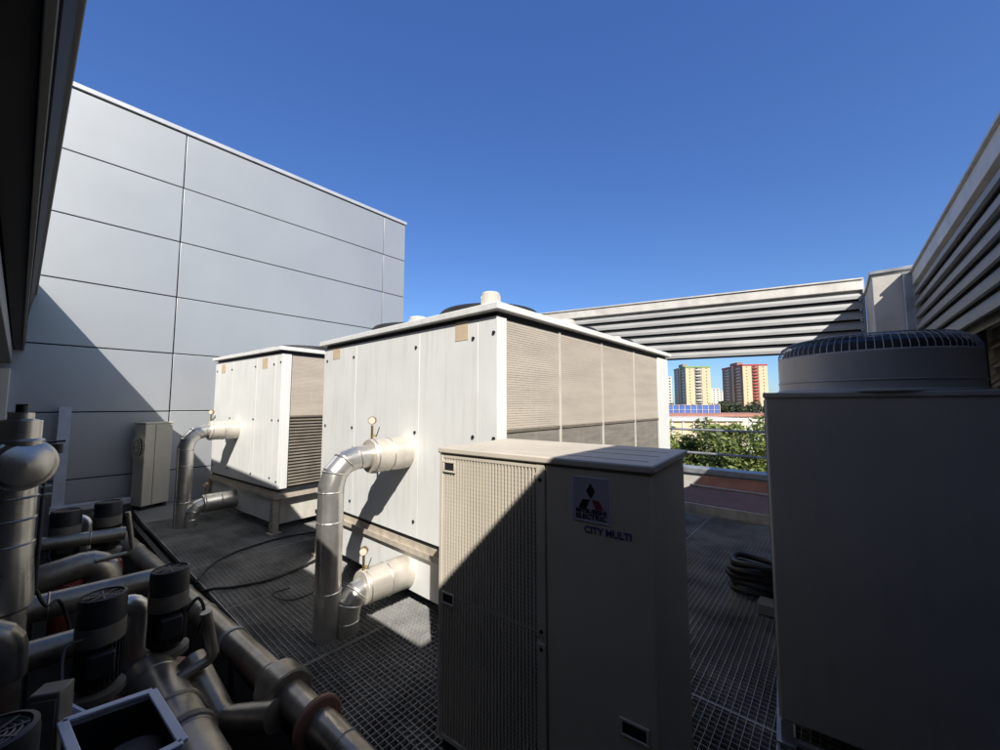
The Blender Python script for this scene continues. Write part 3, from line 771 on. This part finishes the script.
MB().lathe([(.118,-.003),(.112,.03),(.092,.055),(.055,.072),(.001,.08)], (-3.02,.44,.16), (-.995,-.072,.068), 28).build('domed_end', M['alu_dull'], fat, sharp=50)
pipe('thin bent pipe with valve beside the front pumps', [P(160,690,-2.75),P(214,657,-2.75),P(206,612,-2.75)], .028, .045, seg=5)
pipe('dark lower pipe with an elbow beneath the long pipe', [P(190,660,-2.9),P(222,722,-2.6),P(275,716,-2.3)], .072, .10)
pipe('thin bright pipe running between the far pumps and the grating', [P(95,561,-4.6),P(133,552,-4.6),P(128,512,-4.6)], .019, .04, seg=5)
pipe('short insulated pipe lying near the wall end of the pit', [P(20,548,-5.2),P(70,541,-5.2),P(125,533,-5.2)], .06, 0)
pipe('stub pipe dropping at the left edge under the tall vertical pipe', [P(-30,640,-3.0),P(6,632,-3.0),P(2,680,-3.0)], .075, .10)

# tall vertical header with capped tee and valve on top
v = at(4,540,'x',-3.2)
t = thing('vertical_header', 'tall aluminium clad vertical pipe with a capped tee and a valve, at the left edge', 'pipe', (v.x,v.y,-.42))
zz = lambda py: at(4,py,'x',-3.2).z + .42
MB().cyl((0,0,0),(0,0,zz(488)),.098,n=36).build('pipe_run', M['alu_mid'], t)
MB().lathe([(.098,zz(612)),(.116,zz(608)),(.116,zz(600)),(.098,zz(540))], (0,0,0), n=36).build('reducer', M['alu_mid'], t)
bands([(Vector((0,0,zz(py))),Vector((0,0,1))) for py in (498,520,545,570,590)], M['alu_dull'], t, .0985, 36)
zc = zz(465)
dv = Vector((.93,.34,.05)).normalized()
MB().lathe([(.115,-.15),(.12,.03),(.13,.035),(.13,.06),(.118,.065),(.10,.085),(.06,.10),(.001,.105)], (.03,.02,zc), dv, 40).build('tee_cap', M['alu_mid'], t, sharp=20)
MB().cyl((0,0,zz(488)),(0,0,zz(440)),.085,.085,n=30).build('tee_body', M['alu_mid'], t)
MB().lathe([(.085,zz(446)),(.09,zz(441)),(.075,zz(439)),(.075,zz(421)),(.045,zz(419)),(.045,zz(413)),(.001,zz(412))], (.03,.02,0), n=30).build('neck', M['alu_mid'], t)
vb = MB().cyl((.03,.02,zz(413)),(.03,.02,zz(405)),.022,n=14); vb.box((-.03,.0,zz(405.5)),(.08,.04,zz(404)))
vb.build('valve', M['dark'], t)
vb = MB().cyl((-.02,.10,zz(452)),(-.02,.15,zz(452)),.014,n=12); vb.cyl((-.02,.15,zz(457)),(-.02,.15,zz(447)),.024,n=14); vb.cyl((-.02,.09,zz(463)),(-.02,.16,zz(463)),.018,n=12); vb.bar((-.02,.10,zz(445)),(-.02,.18,zz(444)),.02,.010)
vb.build('drain_valve', M['dark'], t)
t = thing('valve_rack', 'small cluster of dark valves and rods beside the tall vertical pipe', 'valve', (-4.3,.0,-.42))
vr = MB()
for k, py in enumerate((478,486,494)):
    a = at(28,py+2,'x',-4.3)-t.location; b = at(52,py,'x',-4.3)-t.location
    vr.cyl(a,b,.012,n=10); vr.cyl(a+Vector((0,0,-.03)),a+Vector((0,0,.03)),.03,n=12)
vr.build('rods', M['steel'], t)
MB().cyl((.0,-.02,0),(.0,-.02,at(28,480,'x',-4.3).z+.42),.012,n=10).build('stand', M['dark'], t)
# small elbow caps seen among pumps
for px, py, lab in ((132,612,'white elbow fitting between the two front pumps'),(80,525,'pale elbow fitting between the two far pumps')):
    x = -3.25 if px > 100 else -5.6
    c = at(px,py,'x',x)
    t = thing('elbow_fitting', lab, 'fitting', (c.x,c.y,c.z))
    MB().tube(bend([(0,-.08,.05),(0,.03,.05),(0.0,.03,-.45)],.06,5), .055, 20).build('elbow', M['alu'], t)
    MB().lathe([(.05,-.012),(.075,-.012),(.075,.012),(.05,.012)], (0,-.07,.05), (0,1,0), 20).build('flange', M['steel'], t)
# loops of cable round the front pumps
def cable(label, pts, r=.011, name='cable', m='black'):
    # Catmull-Rom smoothing
    pts = [Vector(p) for p in pts]; P_ = [pts[0]]+pts+[pts[-1]]; out = []
    for i in range(1, len(P_)-2):
        for k in range(8):
            u = k/8; a,b,c,d = P_[i-1],P_[i],P_[i+1],P_[i+2]
            out.append(.5*((2*b)+(c-a)*u+(2*a-5*b+4*c-d)*u*u+(3*b-a-3*c+d)*u**3))
    out.append(pts[-1])
    return tag(MB().tube(out, r, 8).build(name, M[m]), label, 'cable')
cable('black cable looping from the left front pump down to the pit floor', [at(82,640,'x',-2.8),at(64,650,'x',-2.75),at(62,690,'x',-2.6),at(74,720,'x',-2.6)], .008)
cable('black cable arching beside the pump nearest the grating', [at(186,612,'x',-3.0),at(198,598,'x',-3.0),at(204,612,'x',-2.95),at(196,640,'x',-2.95)], .009)
G = lambda a,b: at(a,b,'z',.018)
cable('upper black hose crossing the grating from the larger unit to the pit', [G(345,527),G(322,531),G(285,537),G(250,547),G(222,558),G(206,570),G(196,582),at(186,596,'z',-.15)], .011, 'hose')
cable('lower black hose crossing the grating towards the pit', [G(342,548),G(325,555),G(300,568),G(268,580),G(235,587),G(208,590),at(192,600,'z',-.12)], .013, 'hose')
cable('thin grey wire curling on the grating by the insulated pipes', [G(318,590),G(300,598),G(285,600),G(272,594),G(290,588)], .005, 'wire')

cable('thin black cable sagging between the two far pumps and the wall', [at(58,540,'x',-5.3),at(48,556,'x',-5.1),at(60,566,'x',-5.0),at(82,552,'x',-5.1),at(100,548,'x',-5.3)], .009)
cable('black cable lying over the pipe that crosses behind the front pumps', [at(36,590,'x',-3.7),at(46,606,'x',-3.7),at(58,600,'x',-3.75),at(66,614,'x',-3.8),at(72,640,'x',-3.8)], .009)
for px, py, x, lab in ((236,640,-3.2,'bolted clamp on the long pipe just below the front pumps'),(165,573,-4.9,'bolted clamp on the long pipe behind the front pumps')):
    cxx = x; cyy = .706 + (x+5.5)*.0793
    t = thing('pipe_clamp', lab, 'clamp', (cxx,cyy,.08), math.atan(.0793))
    MB().lathe([(.081,-.018),(.088,-.018),(.088,.018),(.081,.018)], (0,0,0), (1,0,0), 32).build('strap', M['steel'], t)
    MB().box((-.012,-.012,-.50),(.012,.012,-.087)).build('stand', M['dark'], t)
    for sg in (-1,1): MB().cyl((0,sg*.086,-.012),(0,sg*.106,-.012),.012,n=8).build('bolt', M['dark'], t)
# hose coil beside the big grey unit
c = at(757,600,'z',0)
t = thing('hose_coil', 'coil of black hose lying beside the big grey unit', 'hose', (c.x-.02,c.y+.1,0))
hc = []
for k in range(5*24+1):
    a = 2*math.pi*k/24; q = .17+.02*math.sin(a*1.7)
    hc.append((q*math.cos(a)*1.1, q*math.sin(a), .03+.28*k/120+.012*math.sin(a*3)))
MB().tube(hc, .026, 10).build('loops', M['black'], t)
MB().tube([(.19,0,.03),(.24,-.1,.03),(.22,-.28,.03),(.30,-.4,.03)], .026, 10).build('free_end', M['black'], t)
c = at(766,612,'z',0)
t = thing('concrete_block', 'small concrete foot block beside the coil of black hose', 'block', (c.x,c.y,0))
MB().box((-.05,-.08,.0),(.12,.08,.09)).build('block', M['concrete'], t, bevel=.01)
t['label'] = 'small concrete foot block beside the coil of black hose'

# ------------------------------------------------------------------ far parapet, brown membrane sheets, railing
t = thing('parapet_wall', 'low white parapet wall with grey coping under the railing', 'wall', (0,8.0,0))
MB().box((-9,0,-.42),(1.5,.24,.40)).build('wall', M['white_dirty'], t)
MB().box((-9.02,-.04,.402),(1.52,.28,.50)).build('coping', M['steel'], t, bevel=.006)
t = thing('edge_upstand', 'long beige metal upstand at the far end of the grating', 'upstand', (0,6.66,0))
MB().bar((-3.2,.10,.06),(1.4,-.03,.06),.04,.15).build('fascia', M['rail'], t, bevel=.003)
def sheet(label, pts, th, m):
    mb = MB(); n = len(pts)
    mb.add([Vector(p) for p in pts]+[Vector(p)-Vector((0,0,th)) for p in pts], [tuple(range(n)), tuple(range(n,2*n))[::-1]]+[(k,n+k,n+(k+1)%n,(k+1)%n) for k in range(n)])
    return tag(mb.build('membrane_sheet', m), label, 'membrane')
sheet('brown membrane sheet sloping up behind the beige upstand', [(-2.35,6.82,.135),(1.35,6.70,.125),(1.35,7.42,.24),(-2.0,7.50,.26)], .02, M['brown'])
sheet('brown sheet coloured sunlit orange leaning against the parapet, its corner in sun', [(-1.98,7.56,.255),(1.35,7.50,.235),(1.35,7.93,.37),(-1.9,7.94,.385)], .015, M['orange'])
tag(MB().bar((-2.02,7.49,.272),(1.35,7.43,.25),.05,.02).build('lath', M['rail']), 'pale lath between the brown and the sunlit-orange sheets', 'lath')
t = thing('railing', 'grey two-bar steel railing on the parapet before the trees', 'railing', (0,8.12,.5))
for z_ in (.70,.26): MB().cyl((-8.9,0,z_),(1.4,0,z_+.01),.022,n=12).build('rail', M['steel'], t)
for x in (-8.5,-6.8,-5.1,-3.4,-.35,1.2): MB().cyl((x,0,0),(x,0,.70),.02,n=12).build('post', M['steel'], t)

# ------------------------------------------------------------------ trees
def leaf_mat(name, c0, c1):
    m = bpy.data.materials.new(name); m.use_nodes = True
    nt = m.node_tree; N = nt.nodes; L = nt.links; bs = N['Principled BSDF']
    geo = N.new('ShaderNodeNewGeometry'); mx = N.new('ShaderNodeMix'); mx.data_type = 'RGBA'
    mx.inputs['A'].default_value = (*c0,1); mx.inputs['B'].default_value = (*c1,1)
    L.new(geo.outputs['Random Per Island'], mx.inputs['Factor']); L.new(mx.outputs['Result'], bs.inputs['Base Color'])
    bs.inputs['Roughness'].default_value = .55
    tr = N.new('ShaderNodeBsdfTranslucent'); ad = N.new('ShaderNodeMixShader'); ad.inputs[0].default_value = .25
    L.new(mx.outputs['Result'], tr.inputs['Color']); L.new(bs.outputs[0], ad.inputs[1]); L.new(tr.outputs[0], ad.inputs[2])
    L.new(ad.outputs[0], N['Material Output'].inputs['Surface'])
    return m
M['leaf_a'] = leaf_mat('olive_leaves', (.09,.13,.03), (.32,.37,.11))
M['leaf_b'] = leaf_mat('dark_leaves', (.06,.095,.025), (.22,.27,.08))
M['leaf_far'] = leaf_mat('distant_leaves', (.035,.055,.025), (.09,.11,.055))
M['bark'] = mat('bark', (.10,.075,.055), .9, 0, .2, 6.0, bump=.3)
def tree(label, x, y, ztop, rad, hgt, nleaf, ls, m, group, trunk=True, dens=40):
    t = thing('tree', label, 'tree', (x,y,GZ), random.uniform(0,6), group)
    top = ztop - GZ
    rnd = random.Random(int(x*100+y*7))
    tk = MB(); cz = top - hgt*.5
    tk.tube([(0,0,0),(.05*rad,0,cz*.4),(-.04*rad,.05*rad,cz*.75),(0,0,cz)], [rad*.11,rad*.085,rad*.07,rad*.05], 10)
    cl = []
    for k in range(dens):
        while True:
            p = Vector((rnd.uniform(-1,1),rnd.uniform(-1,1),rnd.uniform(-1,1)))
            if .25 < p.length < 1: break
        c = Vector((p.x*rad,p.y*rad,cz+p.z*hgt*.5))
        cl.append((c, rnd.uniform(.16,.34)*rad))
    for c, q in cl[:14]:
        tk.tube([(0,0,cz*.72),(c.x*.4,c.y*.4,cz*.78+.3*(c.z-cz*.72)),c], [rad*.045,rad*.028,rad*.01], 6)
    tk.build('trunk', M['bark'], t)
    vs_ = []; fs_ = []
    for i in range(nleaf):
        c, q = cl[i % len(cl)]
        d = Vector((rnd.gauss(0,1),rnd.gauss(0,1),rnd.gauss(0,1))).normalized() * (q*rnd.random()**.4)
        p = c + d
        a = Vector((rnd.gauss(0,1),rnd.gauss(0,1),rnd.gauss(0,.8))).normalized(); b = a.orthogonal().normalized()
        b = (b*math.cos(i)+a.cross(b)*math.sin(i))
        s = ls*rnd.uniform(.6,1.3); o = len(vs_)
        vs_ += [p-a*s, p+b*s*.38, p+a*s, p-b*s*.38]; fs_.append((o,o+1,o+2,o+3))
    MB().add(vs_, fs_).build('crown', m, t, fix=False)
    return t
gr = 'trees just beyond the railing'
tree('light olive bushy tree beyond the railing, at the left of the gap', -4.6, 13.0, .98, 1.7, 3.6, 14000, .085, M['leaf_a'], gr)
tree('dark green tree beyond the railing in the middle of the gap', -2.9, 12.2, .95, 1.5, 3.4, 14000, .08, M['leaf_b'], gr)
tree('yellow-green tree beyond the railing with its tip highest in the gap', -2.6, 14.2, 1.45, 1.1, 4.2, 11000, .085, M['leaf_a'], gr)
tree('olive tree beyond the railing just left of the big grey unit', -1.2, 12.6, 1.15, 1.5, 3.8, 14000, .08, M['leaf_a'], gr)
tree('dark tree beyond the railing behind the big grey unit', .8, 13.0, .7, 1.7, 3.4, 6000, .09, M['leaf_b'], gr)
tree('dark tree beyond the railing hidden behind the larger white unit', -6.9, 13.5, .7, 1.8, 3.4, 6000, .09, M['leaf_b'], gr)

# ------------------------------------------------------------------ city beyond
FLAT = Vector((FW.x,FW.y,0)).normalized()
def far(px, py, d):
    r = FW*F_PX + RT*(px-500) + UP*(375-py)
    return EYE + r*(d/F_PX)
M['cream'] = mat('cream_render', (.62,.50,.33), .85, 0, .05, .1)
M['peach'] = mat('peach_render', (.66,.46,.30), .85, 0, .05, .1)
M['greyface'] = mat('grey_shaded_face', (.30,.27,.25), .85, 0, .08, .1)  # cream tower's unlit side darkened in colour; also its recess and balconies
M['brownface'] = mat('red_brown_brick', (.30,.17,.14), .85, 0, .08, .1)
M['green'] = mat('green_trim', (.22,.36,.14), .8, 0, .05)
M['redtrim'] = mat('red_trim', (.42,.07,.075), .8, 0, .05)
M['balc'] = mat('white_balcony', (.60,.58,.55), .8, 0, .05)
M['glassd'] = mat('dark_window', (.035,.04,.045), .2, 0, .1)
M['blue'] = mat('blue_netting', (.07,.14,.42), .7, 0, .15, .5)
M['whitewall'] = mat('white_render', (.62,.59,.53), .85, 0, .06, .2)
M['tile'] = mat('terracotta_tile', (.42,.20,.15), .85, 0, .1, .3)

def tower(label, c, rz, wL, wR, floors, fh, faceD, faceL, trim, accent, red_balc):
    """local: lit face at y=0 spanning x 0..wR; dark face at x=0 spanning y 0..wL; height floors*fh above the ground"""
    t = thing('apartment_tower', label, 'building', (c.x,c.y,GZ), rz)
    H = floors*fh
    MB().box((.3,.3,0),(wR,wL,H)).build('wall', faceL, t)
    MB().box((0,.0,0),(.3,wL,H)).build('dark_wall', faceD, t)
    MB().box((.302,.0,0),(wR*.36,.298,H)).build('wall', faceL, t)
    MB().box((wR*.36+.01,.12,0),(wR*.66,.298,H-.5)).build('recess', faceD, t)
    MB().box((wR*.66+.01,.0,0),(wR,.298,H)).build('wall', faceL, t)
    MB().box((-.4,-.4,H),(wR+.3,wL+.3,H+1.3)).build('roof', trim, t)
    MB().box((wR*.02,wL*.25,H+1.3),(wR*.25,wL*.6,H+4.2)).build('lift_house', faceD, t)
    for k in range(floors):
        z0 = k*fh
        if z0 + GZ < -9: continue
        # balconies down the middle of the lit face
        b = MB().box((wR*.40,-1.1,z0+.1),(wR*.62,.11,z0+1.15)); b.build('balcony', accent if (red_balc or k % 2) else M['balc'], t)
        MB().box((wR*.42,.03,z0+1.3),(wR*.50,.118,z0+2.5)).build('window', M['glassd'], t)
        MB().box((wR*.15,-.03,z0+1.0),(wR*.19,.02,z0+2.0)).build('window', M['glassd'], t)
        MB().box((wR*.82,-.03,z0+1.0),(wR*.86,.02,z0+2.0)).build('window', M['glassd'], t)
        for u in (.08,.62):
            MB().box((-1.0,wL*u,z0+.1),(.02,wL*(u+.16),z0+1.1)).build('balcony', M['balc'], t)
            MB().box((-.03,wL*u,z0+1.2),(.02,wL*(u+.16),z0+2.5)).build('window', M['glassd'], t)
        for u in (.32,.46,.86):
            MB().box((-.03,wL*u,z0+.9),(.02,wL*(u+.07),z0+2.3)).build('window', M['glassd'], t)
    MB().box((-1.2,wL*.40,4),(-.05,wL*.425,H+1)).build('service_pipe', M['balc'], t)
    return t
D0 = 350
def twr(px_corner, px_r, px_l, ytop, **k):
    c = far(px_corner, 404, D0); top = far(px_corner, ytop, D0).z
    fl = 17; fh = (top - 1.3 - GZ)/fl
    mpp = D0/F_PX
    rz = R(33)
    return tower(c=c, rz=rz, wL=(px_corner-px_l)*mpp/.34, wR=(px_r-px_corner)*mpp/1.0, floors=fl, fh=fh, **k)
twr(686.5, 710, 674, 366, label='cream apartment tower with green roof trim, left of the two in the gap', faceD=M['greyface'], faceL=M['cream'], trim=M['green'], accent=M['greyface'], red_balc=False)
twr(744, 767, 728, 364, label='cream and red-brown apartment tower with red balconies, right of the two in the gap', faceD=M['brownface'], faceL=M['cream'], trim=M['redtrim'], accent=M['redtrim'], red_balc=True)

def block(label, px0, px1, ytop, d, depth, m, wins=True, rz=0.0, nf=8):
    a = far(px0, 404, d); b = far(px1, 404, d); top = far((px0+px1)/2, ytop, d).z
    v_ = Vector((b.x-a.x,b.y-a.y,0)); L = v_.length
    t = thing('apartment_block', label, 'building', (a.x,a.y,GZ), math.atan2(v_.y,v_.x)+rz)
    H = top-GZ
    MB().box((0,0,0),(L,depth,H)).build('wall', m, t)
    MB().box((-.3,-.3,H),(L+.3,depth+.3,H+.8)).build('roof', M['balc'], t)
    if wins:
        nx = max(2,int(L/4)); fh = H/nf
        for i in range(nx):
            for k in range(nf//3, nf):
                MB().box((L*(i+.3)/nx,-.04,k*fh+1),(L*(i+.7)/nx,.02,k*fh+fh*.75)).build('window', M['glassd'], t)
    return t
block('pale far apartment block left of the two towers', 664, 672.5, 377, 430, 20, M['whitewall'], nf=14)
block('pale far apartment block in the gap, next to the green-trimmed tower', 709, 720, 389, 460, 16, M['whitewall'], nf=12)
block('white far apartment block between the towers, lower and further right', 719.5, 727, 391.5, 520, 18, M['balc'], nf=12)
block('pale low apartment block right of the red-trimmed tower', 766, 776, 393, 560, 18, M['whitewall'], nf=12)

def low(label, px0, px1, ytop, d, depth, m, roofm=None, ribs=0):
    a = far(px0, 404, d); b = far(px1, 404, d); top = far((px0+px1)/2, ytop, d).z
    v_ = Vector((b.x-a.x,b.y-a.y,0)); L = v_.length
    t = thing('low_building', label, 'building', (a.x,a.y,GZ), math.atan2(v_.y,v_.x))
    H = top-GZ
    MB().box((0,0,0),(L,depth,H)).build('wall', m, t)
    if roofm: MB().box((-.3,-.4,H),(L+.3,depth+.3,H+.5)).build('roof', roofm, t)
    for i in range(ribs):
        x = L*(i+.5)/ribs
        MB().box((x-.18,-.15,0),(x+.18,-.01,H-.1)).build('pilaster', M['balc'], t)
    return t
low('long cream low building with a terracotta edge beyond the trees', 640, 800, 416.5, 95, 20, M['whitewall'], M['tile'], 14)
low('white low building nearer than the terracotta-edged one', 655, 742, 421, 70, 10, M['cream'], M['balc'], 8)
# blue netted sports fence on the terracotta-edged roof line
a = far(655,404,112); b = far(719.5,404,112); v_ = Vector((b.x-a.x,b.y-a.y,0)); L = v_.length
t = thing('blue_fence', 'blue netted sports court fence with pale posts beneath the left tower', 'fence', (a.x,a.y,GZ), math.atan2(v_.y,v_.x))
zt, zb_ = far(690,405,112).z-GZ, far(690,414.5,112).z-GZ
MB().box((0,0,zb_),(L,.06,zt)).build('netting', M['blue'], t)
for i in range(12): MB().cyl((L*i/11,-.12,0),(L*i/11,-.12,zt+.15),.09,n=8).build('post', M['balc'], t)
for z_ in (zt,(zt+zb_)/2): MB().cyl((0,-.12,z_),(L,-.12,z_),.05,n=6).build('rail', M['balc'], t)
gr = 'distant trees below the towers'
for px, yt, d, rd, lab in ((713,403,200,5,'dark rounded tree below the gap between the towers'),(722,401.5,210,6,'dark tree right of the blue fence'),(733,403,190,6,'dark tree left of the red-trimmed tower base'),(742,404,160,5,'lighter tree at the foot of the red-trimmed tower'),(752,405,150,5,'lighter bushy tree at the right of the city gap'),(760,404,170,6,'rounded tree beside the edge of the big grey unit'),(676,404,230,6,'dark tree behind the blue fence at its left'),(697,404.5,230,6,'dark tree behind the blue fence near its middle')):
    p = far(px,yt,d)
    tree(lab, p.x, p.y, p.z, rd, 9, 1800, .75, M['leaf_far'], gr, dens=26)
SC.render.resolution_x = 1024; SC.render.resolution_y = 768
SC.cycles.max_bounces = 6
